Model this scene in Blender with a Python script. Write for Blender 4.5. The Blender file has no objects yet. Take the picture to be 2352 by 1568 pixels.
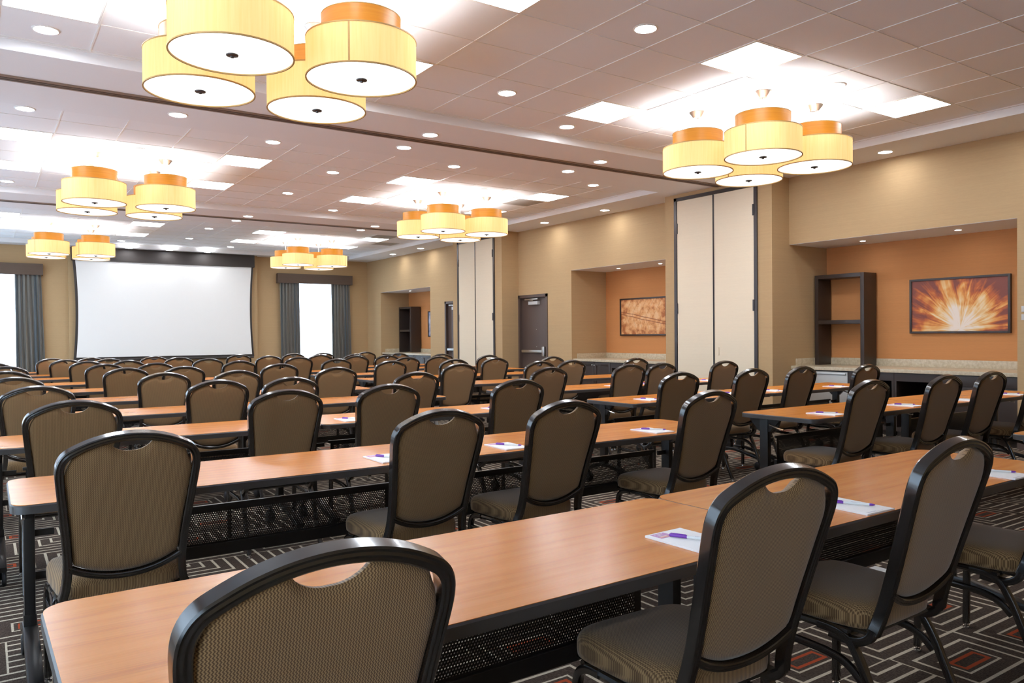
import bpy, bmesh, math, random
from mathutils import Vector, Matrix
random.seed(7)
D = bpy.data
SC = bpy.context.scene
COL = SC.collection
PI = math.pi

# ------------------------------------------------------------------ room numbers (metres)
CEIL, SOF = 3.582, 3.4885          # tiled ceiling, underside of the soffits
WR, WL = 9.404, -1.56              # side walls
YF, YB = 21.28, -2.4               # screen wall, wall behind the viewer
COLX = 9.02                        # face of the projecting piers
SIN_R, SIN_L = 8.6225, -0.78       # inner edges of the side soffits
BEAM = [(6.968, 8.56), (13.73, 15.25)]
BAYS = [(1.0, 6.968, 3.774, 3.8808), (8.56, 13.73, 0.682, 9.934), (15.25, 20.74, 0.60, 16.575)]
TILE = 0.6096
REC = [(3.873, 6.784), (9.18, 11.68), (17.39, 20.35)]
RECX, RECZ = 10.29, 2.55
TH = 0.737                         # table height

# ------------------------------------------------------------------ mesh helpers
class MB:
    def __init__(s): s.bm = bmesh.new()
    def box(s, a, b, bev=0.0, seg=2):
        bm = s.bm
        v = [bm.verts.new((x, y, z)) for x in (a[0], b[0]) for y in (a[1], b[1]) for z in (a[2], b[2])]
        f = [(0, 1, 3, 2), (4, 6, 7, 5), (0, 4, 5, 1), (2, 3, 7, 6), (0, 2, 6, 4), (1, 5, 7, 3)]
        fs = [bm.faces.new([v[i] for i in q]) for q in f]
        if bev > 0:
            es = list({e for q in fs for e in q.edges})
            bmesh.ops.bevel(bm, geom=es, offset=bev, segments=seg, affect='EDGES', profile=0.7)
        return s
    def grid(s, rows, closed_u=False, closed_v=False):
        """rows: list of lists of points, quads between them"""
        bm = s.bm
        R = [[bm.verts.new(p) for p in r] for r in rows]
        n, m = len(R), len(R[0])
        for i in range(n if closed_v else n - 1):
            a, b = R[i], R[(i + 1) % n]
            for j in range(m if closed_u else m - 1):
                k = (j + 1) % m
                try: bm.faces.new((a[j], a[k], b[k], b[j]))
                except ValueError: pass
        return R
    def cap(s, ring):
        try: s.bm.faces.new(ring)
        except ValueError: pass
    def solid(s, th):
        bmesh.ops.recalc_face_normals(s.bm, faces=s.bm.faces); s.bm.normal_update()
        bmesh.ops.solidify(s.bm, geom=s.bm.faces[:], thickness=th); return s
    def lathe(s, prof, n=24, c=(0, 0), caps=True, flip=False):
        rows = []
        for r, z in prof:
            rows.append([(c[0] + r * math.cos(2 * PI * i / n), c[1] + r * math.sin(2 * PI * i / n), z) for i in range(n)])
        R = s.grid(rows, closed_u=True)
        if caps:
            s.cap(list(reversed(R[0]))); s.cap(R[-1])
        return s
    def sweep(s, path, prof, n=None, caps=True, closed=False):
        """sweep a profile [(a,b)]; a along side = t x n, b along n. n None: free frame"""
        P = [Vector(p) for p in path]
        rows = []
        side_prev = None
        k = len(P)
        for i in range(k):
            if closed: t = P[(i + 1) % k] - P[i - 1]
            else: t = P[min(i + 1, k - 1)] - P[max(i - 1, 0)]
            t.normalize()
            if n is not None:
                nn = Vector(n); nn = (nn - t * nn.dot(t)).normalized(); sd = t.cross(nn)
            else:
                if side_prev is None:
                    up = Vector((0, 0, 1)) if abs(t.z) < 0.9 else Vector((1, 0, 0))
                    sd = t.cross(up).normalized()
                else:
                    sd = (side_prev - t * side_prev.dot(t)).normalized()
                side_prev = sd
                nn = sd.cross(t)
            rows.append([tuple(P[i] + sd * a + nn * b) for a, b in prof])
        R = s.grid(rows, closed_u=True, closed_v=closed)
        if caps and not closed:
            s.cap(list(reversed(R[0]))); s.cap(R[-1])
        return s
    def tube(s, path, r, n=8, caps=True):
        return s.sweep(path, [(r * math.cos(2 * PI * i / n), r * math.sin(2 * PI * i / n)) for i in range(n)], caps=caps)
    def prism(s, poly, z0, z1, ax='z'):
        f = {'z': lambda u, v, w: (u, v, w), 'x': lambda u, v, w: (w, u, v), 'y': lambda u, v, w: (u, w, v)}[ax]
        R = s.grid([[f(u, v, z0) for u, v in poly], [f(u, v, z1) for u, v in poly]], closed_u=True)
        s.cap(list(reversed(R[0]))); s.cap(R[-1])
        return s
    def mesh(s, name, mat=None, smooth=35):
        bm = s.bm
        bmesh.ops.recalc_face_normals(bm, faces=bm.faces)
        if smooth:
            for f in bm.faces: f.smooth = True
            lim = math.radians(smooth)
            for e in bm.edges:
                if len(e.link_faces) == 2: e.smooth = e.calc_face_angle(0) < lim
                else: e.smooth = False
        me = D.meshes.new(name)
        bm.to_mesh(me); bm.free()
        if mat: me.materials.append(mat)
        return me
    def obj(s, name, mat=None, parent=None, smooth=35, loc=None, rz=0):
        return add(name, s.mesh(name, mat, smooth), parent, loc, rz)

def add(name, me, parent=None, loc=None, rz=0):
    o = D.objects.new(name, me); COL.objects.link(o)
    if parent: o.parent = parent
    if loc is not None: o.location = loc
    o.rotation_euler = (0, 0, rz)
    return o
def tag(o, label=None, cat=None, group=None, kind=None):
    if label: o['label'] = label
    if cat: o['category'] = cat
    if group: o['group'] = group
    if kind: o['kind'] = kind
    return o
def thing(name, label, cat, loc=(0, 0, 0), rz=0, group=None):
    return tag(add(name, None, None, loc, rz), label, cat, group)
def struct(name, mb, mat, label=None, parent=None, smooth=35):
    o = mb.obj(name, mat, parent, smooth)
    if parent is None: tag(o, label, kind='structure')
    return o
def dup(root, loc, rz, label=None, group=None, skip=()):
    r = root.copy(); COL.objects.link(r); r.location = loc; r.rotation_euler = (0, 0, rz)
    if label: r['label'] = label
    if group: r['group'] = group
    for ch in root.children:
        c = ch.copy(); COL.objects.link(c); c.parent = r
        for g in ch.children:
            if g.name.split('.')[0] in skip: continue
            d = g.copy(); COL.objects.link(d); d.parent = c
    return r
def rrect(w, h, r, n=4):
    out = []
    for cx, cy, a0 in ((w - r, h - r, 0), (-w + r, h - r, 90), (-w + r, -h + r, 180), (w - r, -h + r, 270)):
        for i in range(n + 1):
            a = math.radians(a0 + 90 * i / n); out.append((cx + r * math.cos(a), cy + r * math.sin(a)))
    return out
def spline(pts, n=6):
    """Catmull-Rom through points"""
    P = [Vector(p) for p in pts]; out = []
    for i in range(len(P) - 1):
        a = P[max(i - 1, 0)]; b = P[i]; c = P[i + 1]; d = P[min(i + 2, len(P) - 1)]
        for k in range(n):
            t = k / n
            out.append(0.5 * ((2 * b) + (c - a) * t + (2 * a - 5 * b + 4 * c - d) * t * t + (3 * b - a - 3 * c + d) * t ** 3))
    out.append(P[-1]); return out

# ------------------------------------------------------------------ material helpers
class NT:
    def __init__(s, name):
        s.m = D.materials.new(name); s.m.use_nodes = True; s.t = s.m.node_tree
        s.t.nodes.clear(); s.out = s.t.nodes.new('ShaderNodeOutputMaterial')
    def n(s, typ, **kw):
        o = s.t.nodes.new('ShaderNode' + typ)
        for k, v in kw.items(): setattr(o, k, v)
        return o
    def put(s, sock, v):
        if v is None: return
        if hasattr(v, 'is_output'): s.t.links.new(v, sock)
        else:
            if isinstance(v, (tuple, list)) and len(v) == 3 and sock.type == 'RGBA': v = (*v, 1)
            sock.default_value = v
    def m_(s, op, a, b=None, c=None, clamp=False):
        o = s.n('Math', operation=op, use_clamp=clamp)
        s.put(o.inputs[0], a)
        if b is not None: s.put(o.inputs[1], b)
        if c is not None: s.put(o.inputs[2], c)
        return o.outputs[0]
    def coord(s, which='Object'): return s.n('TexCoord').outputs[which]
    def pos(s): return s.n('NewGeometry').outputs['Position']
    def xyz(s, v):
        o = s.n('SeparateXYZ'); s.put(o.inputs[0], v); return o.outputs
    def comb(s, x, y, z=0.0):
        o = s.n('CombineXYZ'); s.put(o.inputs[0], x); s.put(o.inputs[1], y); s.put(o.inputs[2], z); return o.outputs[0]
    def scale(s, v, sc):
        o = s.n('Mapping'); s.put(o.inputs['Vector'], v); o.inputs['Scale'].default_value = sc; return o.outputs[0]
    def noise(s, v, sc=5, det=2, rough=0.5, dist=0.0, out=0):
        o = s.n('TexNoise'); s.put(o.inputs['Vector'], v); o.inputs['Scale'].default_value = sc
        o.inputs['Detail'].default_value = det; o.inputs['Roughness'].default_value = rough; o.inputs['Distortion'].default_value = dist
        return o.outputs[out]
    def white(s, v, dim='2D'):
        o = s.n('TexWhiteNoise', noise_dimensions=dim); s.put(o.inputs['Vector'], v); return o.outputs[0]
    def ramp(s, f, stops, interp='LINEAR'):
        o = s.n('ValToRGB'); s.put(o.inputs[0], f); r = o.color_ramp; r.interpolation = interp
        while len(r.elements) < len(stops): r.elements.new(0.5)
        for e, (p, c) in zip(r.elements, stops): e.position = p; e.color = (*c, 1) if len(c) == 3 else c
        return o.outputs[0]
    def mix(s, f, a, b, blend='MIX'):
        o = s.n('Mix', data_type='RGBA', blend_type=blend); s.put(o.inputs[0], f); s.put(o.inputs[6], a); s.put(o.inputs[7], b); return o.outputs[2]
    def bump(s, h, st=0.3, d=0.002):
        o = s.n('Bump'); o.inputs['Strength'].default_value = st; o.inputs['Distance'].default_value = d; s.put(o.inputs['Height'], h); return o.outputs[0]
    def pbr(s, col, rough=0.5, metal=0.0, spec=0.5, normal=None, **kw):
        o = s.n('BsdfPrincipled')
        s.put(o.inputs['Base Color'], col); s.put(o.inputs['Roughness'], rough); s.put(o.inputs['Metallic'], metal)
        s.put(o.inputs['Specular IOR Level'], spec)
        if normal is not None: s.put(o.inputs['Normal'], normal)
        for k, v in kw.items(): s.put(o.inputs[k.replace('_', ' ')], v)
        return o.outputs[0]
    def end(s, sh): s.t.links.new(sh, s.out.inputs['Surface']); return s.m
def plain(name, col, rough=0.5, metal=0.0, spec=0.5, **kw):
    t = NT(name); return t.end(t.pbr(col, rough, metal, spec, **kw))
def emit(name, col, st):
    t = NT(name); e = t.n('Emission'); e.inputs[0].default_value = (*col, 1); e.inputs[1].default_value = st; return t.end(e.outputs[0])

# ------------------------------------------------------------------ materials
M = {}
def wallpaper(name, c, var=0.06):
    t = NT(name); p = t.pos()
    a = t.noise(t.scale(p, (14, 14, 240)), 1, 3, 0.6); b = t.noise(t.scale(p, (0.8, 0.8, 60)), 1, 2)
    f = t.m_('ADD', t.m_('MULTIPLY', a, 0.6), t.m_('MULTIPLY', b, 0.4))
    d = tuple(x * (1 - var) for x in c); l = tuple(min(1, x * (1 + var)) for x in c)
    col = t.ramp(f, [(0.3, d), (0.7, l)])
    return t.end(t.pbr(col, 0.75, 0, 0.25, t.bump(f, 0.15, 0.0006)))
M['wall'] = wallpaper('beige_linen_wallpaper', (0.50, 0.345, 0.185))
M['accent'] = wallpaper('rust_linen_wallpaper', (0.60, 0.265, 0.098))
M['ceil'] = plain('ceiling_paint', (0.84, 0.84, 0.86), 0.9, 0, 0.2)
t = NT('acoustic_tile'); f = t.noise(t.pos(), 220, 2)
M['tile'] = t.end(t.pbr(t.ramp(f, [(0.3, (0.84, 0.84, 0.86)), (0.7, (0.88, 0.88, 0.90))]), 0.95, 0, 0.15))
M['tbar'] = plain('ceiling_grid_metal', (0.86, 0.85, 0.83), 0.5)
M['track'] = plain('track_metal', (0.30, 0.22, 0.17), 0.5, 0.2)
M['track_dark'] = plain('track_slot', (0.10, 0.07, 0.055), 0.6)
M['bronze'] = plain('bronze_trim', (0.06, 0.052, 0.052), 0.32, 0.5)
M['vinyl'] = wallpaper('cream_panel_vinyl', (0.84, 0.73, 0.56), 0.03)
M['door'] = plain('brown_door_paint', (0.095, 0.065, 0.055), 0.42)
M['steel'] = plain('satin_steel', (0.62, 0.60, 0.57), 0.32, 1.0)
M['chrome'] = plain('chrome', (0.75, 0.76, 0.78), 0.12, 1.0)
M['grey_plastic'] = plain('grey_plastic', (0.55, 0.55, 0.54), 0.4)
M['black_metal'] = plain('black_powder_coat', (0.014, 0.0125, 0.012), 0.33, 0.0, 0.5)
M['chair_metal'] = plain('dark_bronze_chair_frame', (0.016, 0.012, 0.010), 0.24, 0.0, 0.6, Coat_Weight=0.6, Coat_Roughness=0.12)
M['rubber'] = plain('caster_rubber', (0.018, 0.018, 0.02), 0.45)
M['edge'] = plain('charcoal_edge_band', (0.055, 0.048, 0.045), 0.38)
M['dark_wood'] = plain('espresso_laminate', (0.040, 0.027, 0.022), 0.36)
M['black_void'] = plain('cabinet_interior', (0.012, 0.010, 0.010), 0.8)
M['white_matte'] = plain('projection_fabric', (0.86, 0.86, 0.85), 0.9, 0, 0.1)
M['black_fabric'] = plain('screen_border', (0.035, 0.028, 0.026), 0.6)
M['paper'] = plain('white_paper', (0.88, 0.88, 0.88), 0.7)
M['purple'] = plain('purple_plastic', (0.18, 0.035, 0.38), 0.3)
M['patch'] = plain('printed_purple', (0.52, 0.25, 0.50), 0.6)
M['patch2'] = plain('printed_orange', (0.75, 0.36, 0.32), 0.6)
M['ink'] = plain('grey_ink', (0.5, 0.48, 0.55), 0.6)
M['white_plastic'] = plain('white_plastic', (0.8, 0.8, 0.78), 0.35)
M['art_frame'] = plain('dark_frame', (0.035, 0.022, 0.018), 0.35)
M['valance'] = wallpaper('brown_valance_fabric', (0.115, 0.080, 0.060), 0.1)
M['fridge'] = plain('brushed_fridge_door', (0.50, 0.47, 0.43), 0.35, 0.6)
M['panel_light'] = emit('light_panel_glow', (0.90, 0.97, 1.05), 19.0)
M['down_light'] = emit('downlight_glow', (0.95, 0.97, 1.0), 75.0)
M['spot_light'] = emit('recess_spot_glow', (0.95, 0.95, 1.0), 90.0)
M['bulb'] = emit('lamp_bulb_glow', (0.95, 0.97, 1.0), 650.0)
M['diffuser'] = emit('lamp_diffuser_glow', (1.0, 0.97, 0.92), 1.6)

# counter stone
t = NT('cream_quartz'); p = t.pos(); f = t.noise(p, 26, 5, 0.65)
M['stone'] = t.end(t.pbr(t.ramp(f, [(0.35, (0.50, 0.41, 0.27)), (0.65, (0.66, 0.58, 0.43))]), 0.3))
# drum shade
t = NT('lamp_shade_linen'); p = t.coord()
f = t.noise(t.scale(p, (60, 60, 3)), 1, 2)
c = t.ramp(f, [(0.3, (1.0, 0.58, 0.20)), (0.7, (1.0, 0.66, 0.28))])
e = t.n('Emission'); t.put(e.inputs[0], c); e.inputs[1].default_value = 0.80
tr = t.n('BsdfTranslucent'); tr.inputs[0].default_value = (0.75, 0.50, 0.20, 1)
df = t.n('BsdfDiffuse'); df.inputs[0].default_value = (0.40, 0.28, 0.13, 1)
ms = t.n('MixShader'); ms.inputs[0].default_value = 0.5; t.put(ms.inputs[1], df.outputs[0]); t.put(ms.inputs[2], df.outputs[0])
ad = t.n('AddShader'); t.put(ad.inputs[0], e.outputs[0]); t.put(ad.inputs[1], ms.outputs[0])
M['shade'] = t.end(ad.outputs[0])
t = NT('lamp_wood_veneer'); p = t.coord()
f = t.noise(t.scale(p, (3, 3, 90)), 1, 3, 0.6)
c = t.ramp(f, [(0.3, (0.72, 0.25, 0.012)), (0.7, (0.86, 0.36, 0.03))])
e = t.n('Emission'); t.put(e.inputs[0], c); e.inputs[1].default_value = 0.50
pb = t.pbr((0.22, 0.085, 0.012), 0.4, 0, 0.3)
ad = t.n('AddShader'); t.put(ad.inputs[0], e.outputs[0]); t.put(ad.inputs[1], pb)
M['veneer'] = t.end(ad.outputs[0])
M['shade_trim'] = plain('shade_trim_tape', (0.42, 0.25, 0.08), 0.6)

# table wood
t = NT('cherry_laminate'); p = t.coord(); oi = t.n('ObjectInfo').outputs['Random']
pv = t.n('VectorMath', operation='ADD'); t.put(pv.inputs[0], p); t.put(pv.inputs[1], t.comb(t.m_('MULTIPLY', oi, 37.0), t.m_('MULTIPLY', oi, 11.0)))
pv = pv.outputs[0]
big = t.noise(t.scale(pv, (0.9, 9, 1)), 1, 3, 0.55, 0.6)
w = t.n('TexWave', wave_type='BANDS', bands_direction='Y'); t.put(w.inputs['Vector'], t.scale(pv, (0.35, 2.2, 1))); w.inputs['Scale'].default_value = 2.0
w.inputs['Distortion'].default_value = 14.0; w.inputs['Detail'].default_value = 4; w.inputs['Detail Scale'].default_value = 0.8
fine = t.noise(t.scale(pv, (5, 190, 1)), 1, 3, 0.7)
f = t.m_('ADD', t.m_('MULTIPLY', big, 0.45), t.m_('ADD', t.m_('MULTIPLY', w.outputs[1], 0.12), t.m_('MULTIPLY', fine, 0.50)))
c = t.ramp(f, [(0.28, (0.42, 0.108, 0.010)), (0.5, (0.62, 0.200, 0.022)), (0.75, (0.72, 0.265, 0.042))])
M['wood'] = t.end(t.pbr(c, 0.24, 0, 0.4, t.bump(fine, 0.05, 0.0005)))

# chair fabric: woven zigzag
def fabric(name, ax):
    t = NT(name); p = t.xyz(t.coord())
    u = p[0]; v = p[2] if ax == 'z' else p[1]
    tri = t.m_('PINGPONG', t.m_('MULTIPLY', v, 1.0), 0.0032)
    s_ = t.m_('FRACT', t.m_('DIVIDE', t.m_('ADD', u, t.m_('MULTIPLY', tri, 0.85)), 0.0050))
    a = t.m_('SUBTRACT', 1.0, t.m_('MULTIPLY', t.m_('ABSOLUTE', t.m_('SUBTRACT', s_, 0.5)), 2.0))
    f = t.m_('SMOOTH_MIN', 1.0, t.m_('MAXIMUM', t.m_('MULTIPLY', t.m_('SUBTRACT', a, 0.35), 3.2), 0.0), 0.1)
    nz = t.noise(t.coord(), 6, 2)
    c = t.mix(f, (0.125, 0.066, 0.028), (0.41, 0.245, 0.110))
    c = t.mix(t.m_('MULTIPLY', nz, 0.25), c, (0.27, 0.150, 0.066))
    return t.end(t.pbr(c, 0.85, 0, 0.2, t.bump(f, 0.25, 0.0008), Sheen_Weight=0.25, Sheen_Roughness=0.5))
M['fab_back'] = fabric('zigzag_back_fabric', 'z')
M['fab_seat'] = fabric('zigzag_seat_fabric', 'y')

# perforated modesty panel
t = NT('perforated_black_metal'); p = t.xyz(t.coord())
px, pz = 0.0098, 0.0098 * 0.866
row = t.m_('FLOOR', t.m_('DIVIDE', p[2], pz)); off = t.m_('MULTIPLY', t.m_('MODULO', t.m_('ABSOLUTE', row), 2.0), 0.5)
fx = t.m_('SUBTRACT', t.m_('FRACT', t.m_('ADD', t.m_('DIVIDE', p[0], px), off)), 0.5)
fz = t.m_('SUBTRACT', t.m_('FRACT', t.m_('DIVIDE', p[2], pz)), 0.5)
d2 = t.m_('SQRT', t.m_('ADD', t.m_('POWER', t.m_('MULTIPLY', fx, px), 2.0), t.m_('POWER', t.m_('MULTIPLY', fz, pz), 2.0)))
hole = t.m_('LESS_THAN', d2, 0.0031)
inz = t.m_('MULTIPLY', t.m_('GREATER_THAN', p[2], 0.402), t.m_('LESS_THAN', p[2], 0.536))
inx = t.m_('LESS_THAN', t.m_('ABSOLUTE', p[0]), 0.675)
hole = t.m_('MULTIPLY', hole, t.m_('MULTIPLY', inz, inx))
tb = t.n('BsdfTransparent'); pb = t.pbr((0.014, 0.0125, 0.012), 0.4)
ms = t.n('MixShader'); t.put(ms.inputs[0], hole); t.put(ms.inputs[1], pb); t.put(ms.inputs[2], tb.outputs[0])
M['perf'] = t.end(ms.outputs[0])

# carpet: nested rectangles and L-shaped line maze
t = NT('maze_line_carpet'); P3 = t.xyz(t.pos())
def maze(ox, oy, A, B, sp, seed):
    y = t.m_('DIVIDE', t.m_('ADD', P3[1], oy), B); r = t.m_('FLOOR', y); v = t.m_('FRACT', y)
    sh = t.white(t.comb(r, seed)); x = t.m_('ADD', t.m_('DIVIDE', t.m_('ADD', P3[0], ox), A), sh)
    c_ = t.m_('FLOOR', x); u = t.m_('FRACT', x)
    r1 = t.white(t.comb(t.m_('ADD', c_, 0.5 + seed), r)); r2 = t.white(t.comb(c_, t.m_('ADD', r, 9.5 + seed)))
    um = t.m_('MULTIPLY', u, A); vm = t.m_('MULTIPLY', v, B)
    ui = t.m_('SUBTRACT', A, um); vi = t.m_('SUBTRACT', B, vm)
    ring = t.m_('MINIMUM', t.m_('MINIMUM', um, ui), t.m_('MINIMUM', vm, vi))
    fl = t.m_('GREATER_THAN', r2, 0.5)
    def sel(f, a, b): return t.m_('ADD', t.m_('MULTIPLY', f, a), t.m_('MULTIPLY', t.m_('SUBTRACT', 1.0, f), b))
    L = t.m_('MINIMUM', sel(fl, um, ui), vm)
    isr = t.m_('LESS_THAN', r1, 0.50)
    st = t.m_('GREATER_THAN', r1, 0.92)
    dd = sel(isr, ring, sel(st, vm, L))
    ln = t.m_('LESS_THAN', t.m_('FRACT', t.m_('DIVIDE', t.m_('ADD', dd, 0.007), sp)), 0.0145 / sp)
    mid = t.m_('MULTIPLY', isr, t.m_('GREATER_THAN', ring, sp * 2.05))
    ln = t.m_('MULTIPLY', ln, t.m_('SUBTRACT', 1.0, mid))
    org = t.m_('MULTIPLY', mid, t.m_('MULTIPLY', t.m_('GREATER_THAN', ring, sp * 2.30), t.m_('LESS_THAN', ring, sp * 2.30 + 0.016)))
    return ln, org
ln, org = maze(0.13, 0.21, 0.50, 0.38, 0.066, 3.0)
nz = t.noise(t.scale(t.pos(), (260, 60, 1)), 1, 2); nz2 = t.noise(t.scale(t.pos(), (60, 260, 1)), 1, 2)
wv = t.m_('MULTIPLY', t.m_('ADD', nz, nz2), 0.5)
base = t.ramp(wv, [(0.40, (0.032, 0.022, 0.017)), (0.62, (0.085, 0.062, 0.048))])
cream = t.ramp(nz, [(0.3, (0.40, 0.34, 0.26)), (0.7, (0.56, 0.49, 0.38))])
c = t.mix(ln, base, cream); c = t.mix(org, c, (0.34, 0.060, 0.022))
M['carpet'] = t.end(t.pbr(c, 0.95, 0, 0.1, t.bump(wv, 0.3, 0.002)))

# curtains
t = NT('blue_taupe_drape'); p = t.xyz(t.coord())
f = t.noise(t.comb(t.m_('MULTIPLY', p[0], 11.0), 0.0), 1, 2)
c = t.ramp(f, [(0.36, (0.050, 0.075, 0.105)), (0.48, (0.16, 0.14, 0.11)), (0.60, (0.080, 0.105, 0.125))])
M['drape'] = t.end(t.pbr(c, 0.5, 0, 0.4, Sheen_Weight=0.3))
t = NT('white_sheer'); 
tr = t.n('BsdfTranslucent'); tr.inputs[0].default_value = (0.86, 0.90, 0.94, 1)
tp = t.n('BsdfTransparent'); tp.inputs[0].default_value = (1, 1, 1, 1)
df = t.n('BsdfDiffuse'); df.inputs[0].default_value = (0.85, 0.86, 0.87, 1)
m1 = t.n('MixShader'); m1.inputs[0].default_value = 0.35; t.put(m1.inputs[1], tr.outputs[0]); t.put(m1.inputs[2], tp.outputs[0])
m2 = t.n('MixShader'); m2.inputs[0].default_value = 0.2; t.put(m2.inputs[1], m1.outputs[0]); t.put(m2.inputs[2], df.outputs[0])
M['sheer'] = t.end(m2.outputs[0])
t = NT('window_glass'); g = t.n('BsdfTransparent'); g.inputs[0].default_value = (0.93, 0.96, 0.98, 1); gl = t.n('BsdfGlossy'); gl.inputs['Roughness'].default_value = 0.03
ms = t.n('MixShader'); ms.inputs[0].default_value = 0.06; t.put(ms.inputs[1], g.outputs[0]); t.put(ms.inputs[2], gl.outputs[0])
M['glass'] = t.end(ms.outputs[0])

# artworks (local x = width, z = height)
t = NT('abstract_seed_head_print'); p = t.xyz(t.coord())
dx = t.m_('SUBTRACT', p[0], 0.03); dz = t.m_('ADD', p[2], 0.30)
ang = t.m_('ARCTAN2', dx, dz); rad = t.m_('SQRT', t.m_('ADD', t.m_('POWER', dx, 2.0), t.m_('POWER', dz, 2.0)))
st = t.noise(t.comb(t.m_('MULTIPLY', ang, 5.5), t.m_('MULTIPLY', rad, 1.6)), 1, 4, 0.6, 0.8)
bl = t.noise(t.coord(), 5.0, 2, 0.5, 0.6)
f = t.m_('ADD', t.m_('SUBTRACT', t.m_('MULTIPLY', st, 0.95), t.m_('MULTIPLY', rad, 0.62)), t.m_('ADD', t.m_('MULTIPLY', bl, 0.50), t.m_('SUBTRACT', 0.02, t.m_('MULTIPLY', t.m_('ABSOLUTE', dx), 0.20))))
c = t.ramp(f, [(0.22, (0.23, 0.062, 0.045)), (0.34, (0.56, 0.135, 0.035)), (0.44, (0.80, 0.34, 0.075)), (0.56, (0.88, 0.62, 0.30)), (0.68, (0.92, 0.80, 0.70))])
M['art1'] = t.end(t.pbr(c, 0.55))
t = NT('skeleton_leaf_print'); p = t.xyz(t.coord())
n1 = t.noise(t.coord(), 9, 5, 0.65); 
mid = t.m_('ABSOLUTE', t.m_('ADD', p[2], t.m_('ADD', t.m_('MULTIPLY', p[0], 0.17), t.m_('MULTIPLY', t.noise(t.coord(), 3, 1), 0.05))))
mid = t.m_('SUBTRACT', mid, 0.0)
vz = t.m_('ADD', p[2], t.m_('MULTIPLY', p[0], 0.17))
up = t.m_('GREATER_THAN', vz, 0.0)
k1 = t.m_('ADD', p[0], t.m_('MULTIPLY', t.m_('ABSOLUTE', vz), -0.62)); k2 = t.m_('ADD', p[0], t.m_('MULTIPLY', t.m_('ABSOLUTE', vz), -0.45))
kk = t.m_('ADD', t.m_('MULTIPLY', up, k1), t.m_('MULTIPLY', t.m_('SUBTRACT', 1.0, up), k2))
kw = t.m_('ADD', kk, t.m_('MULTIPLY', t.noise(t.coord(), 4, 2), 0.05))
vein = t.m_('LESS_THAN', t.m_('ABSOLUTE', t.m_('SUBTRACT', t.m_('FRACT', t.m_('MULTIPLY', kw, 5.6)), 0.5)), 0.022)
midl = t.m_('LESS_THAN', mid, 0.030)
midl = t.m_('MULTIPLY', midl, t.m_('GREATER_THAN', mid, 0.018))
edge_d = t.m_('MAXIMUM', t.m_('ABSOLUTE', t.m_('MULTIPLY', p[0], 1.55)), t.m_('ABSOLUTE', t.m_('MULTIPLY', p[2], 2.75)))
f = t.m_('SUBTRACT', n1, t.m_('MULTIPLY', t.m_('MAXIMUM', t.m_('SUBTRACT', edge_d, 0.62), 0.0), 0.5))
c = t.ramp(f, [(0.30, (0.42, 0.13, 0.035)), (0.46, (0.74, 0.36, 0.14)), (0.60, (0.82, 0.52, 0.27))])
c = t.mix(t.m_('MULTIPLY', vein, 0.55), c, (0.34, 0.11, 0.03)); c = t.mix(t.m_('MULTIPLY', midl, 0.9), c, (0.26, 0.06, 0.015))
M['art2'] = t.end(t.pbr(c, 0.55))
t = NT('blue_abstract_print'); c = t.ramp(t.noise(t.coord(), 6, 4), [(0.35, (0.10, 0.13, 0.26)), (0.65, (0.52, 0.56, 0.70))])
M['art3'] = t.end(t.pbr(c, 0.4))

# ------------------------------------------------------------------ structure
def box(a, b, bev=0): return MB().box(a, b, bev)
struct('floor', box((WL - .2, YB - .2, -0.12), (RECX + .3, YF + .3, 0)), M['carpet'], 'dark brown carpet with cream maze lines and small rust rectangles')

# tiled ceilings, with the thin metal grid as a child
for i, (y0, y1, gx, gy) in enumerate(BAYS):
    c = struct('ceiling', box((SIN_L, y0, CEIL), (SIN_R, y1, CEIL + .08)), M['tile'], 'white tiled ceiling field of the %s bay' % ('camera-end', 'middle', 'screen-end')[i])
    g = MB(); w = 0.0065
    k = math.ceil((SIN_L - gx) / TILE)
    while gx + k * TILE < SIN_R:
        x = gx + k * TILE; g.box((x - w, y0, CEIL - .005), (x + w, y1, CEIL + .002)); k += 1
    k = math.ceil((y0 - gy) / TILE)
    while gy + k * TILE < y1:
        y = gy + k * TILE; g.box((SIN_L, y - w, CEIL - .0045), (SIN_R, y + w, CEIL + .002)); k += 1
    # perimeter angle moulding
    g.box((SIN_L, y0, CEIL - .012), (SIN_R, y0 + .02, CEIL)); g.box((SIN_L, y1 - .02, CEIL - .012), (SIN_R, y1, CEIL))
    g.box((SIN_R - .02, y0, CEIL - .012), (SIN_R, y1, CEIL)); g.box((SIN_L, y0, CEIL - .012), (SIN_L + .02, y1, CEIL))
    g.obj('ceiling_grid', M['tbar'], c, 0)
s = MB()
zt = CEIL + .1
s.box((SIN_R, YB, SOF), (WR + .05, YF, zt)); s.box((WL - .05, YB, SOF), (SIN_L, YF, zt))
for y0, y1 in BEAM + [(20.74, YF), (YB, 1.0)]: s.box((SIN_L, y0, SOF), (SIN_R, y1, zt))
struct('ceiling', s, M['ceil'], 'painted ceiling soffits framing the three tiled bays', smooth=0)
for i, y in enumerate((7.70, 14.56)):
    a = MB().box((WL, y - .07, SOF - .012), (COLX, y + .07, SOF)).obj('trim_%d' % (i + 1), M['track'], None)
    tag(a, 'brown operable wall track crossing the ceiling beam %s' % ('by the lamps near the camera' if i == 0 else 'farther down the room'), kind='structure')
    MB().box((WL, y - .035, SOF - .016), (COLX, y - .013, SOF - .008)).box((WL, y + .013, SOF - .016), (COLX, y + .035, SOF - .008)).obj('track_slot', M['track_dark'], a)

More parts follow.
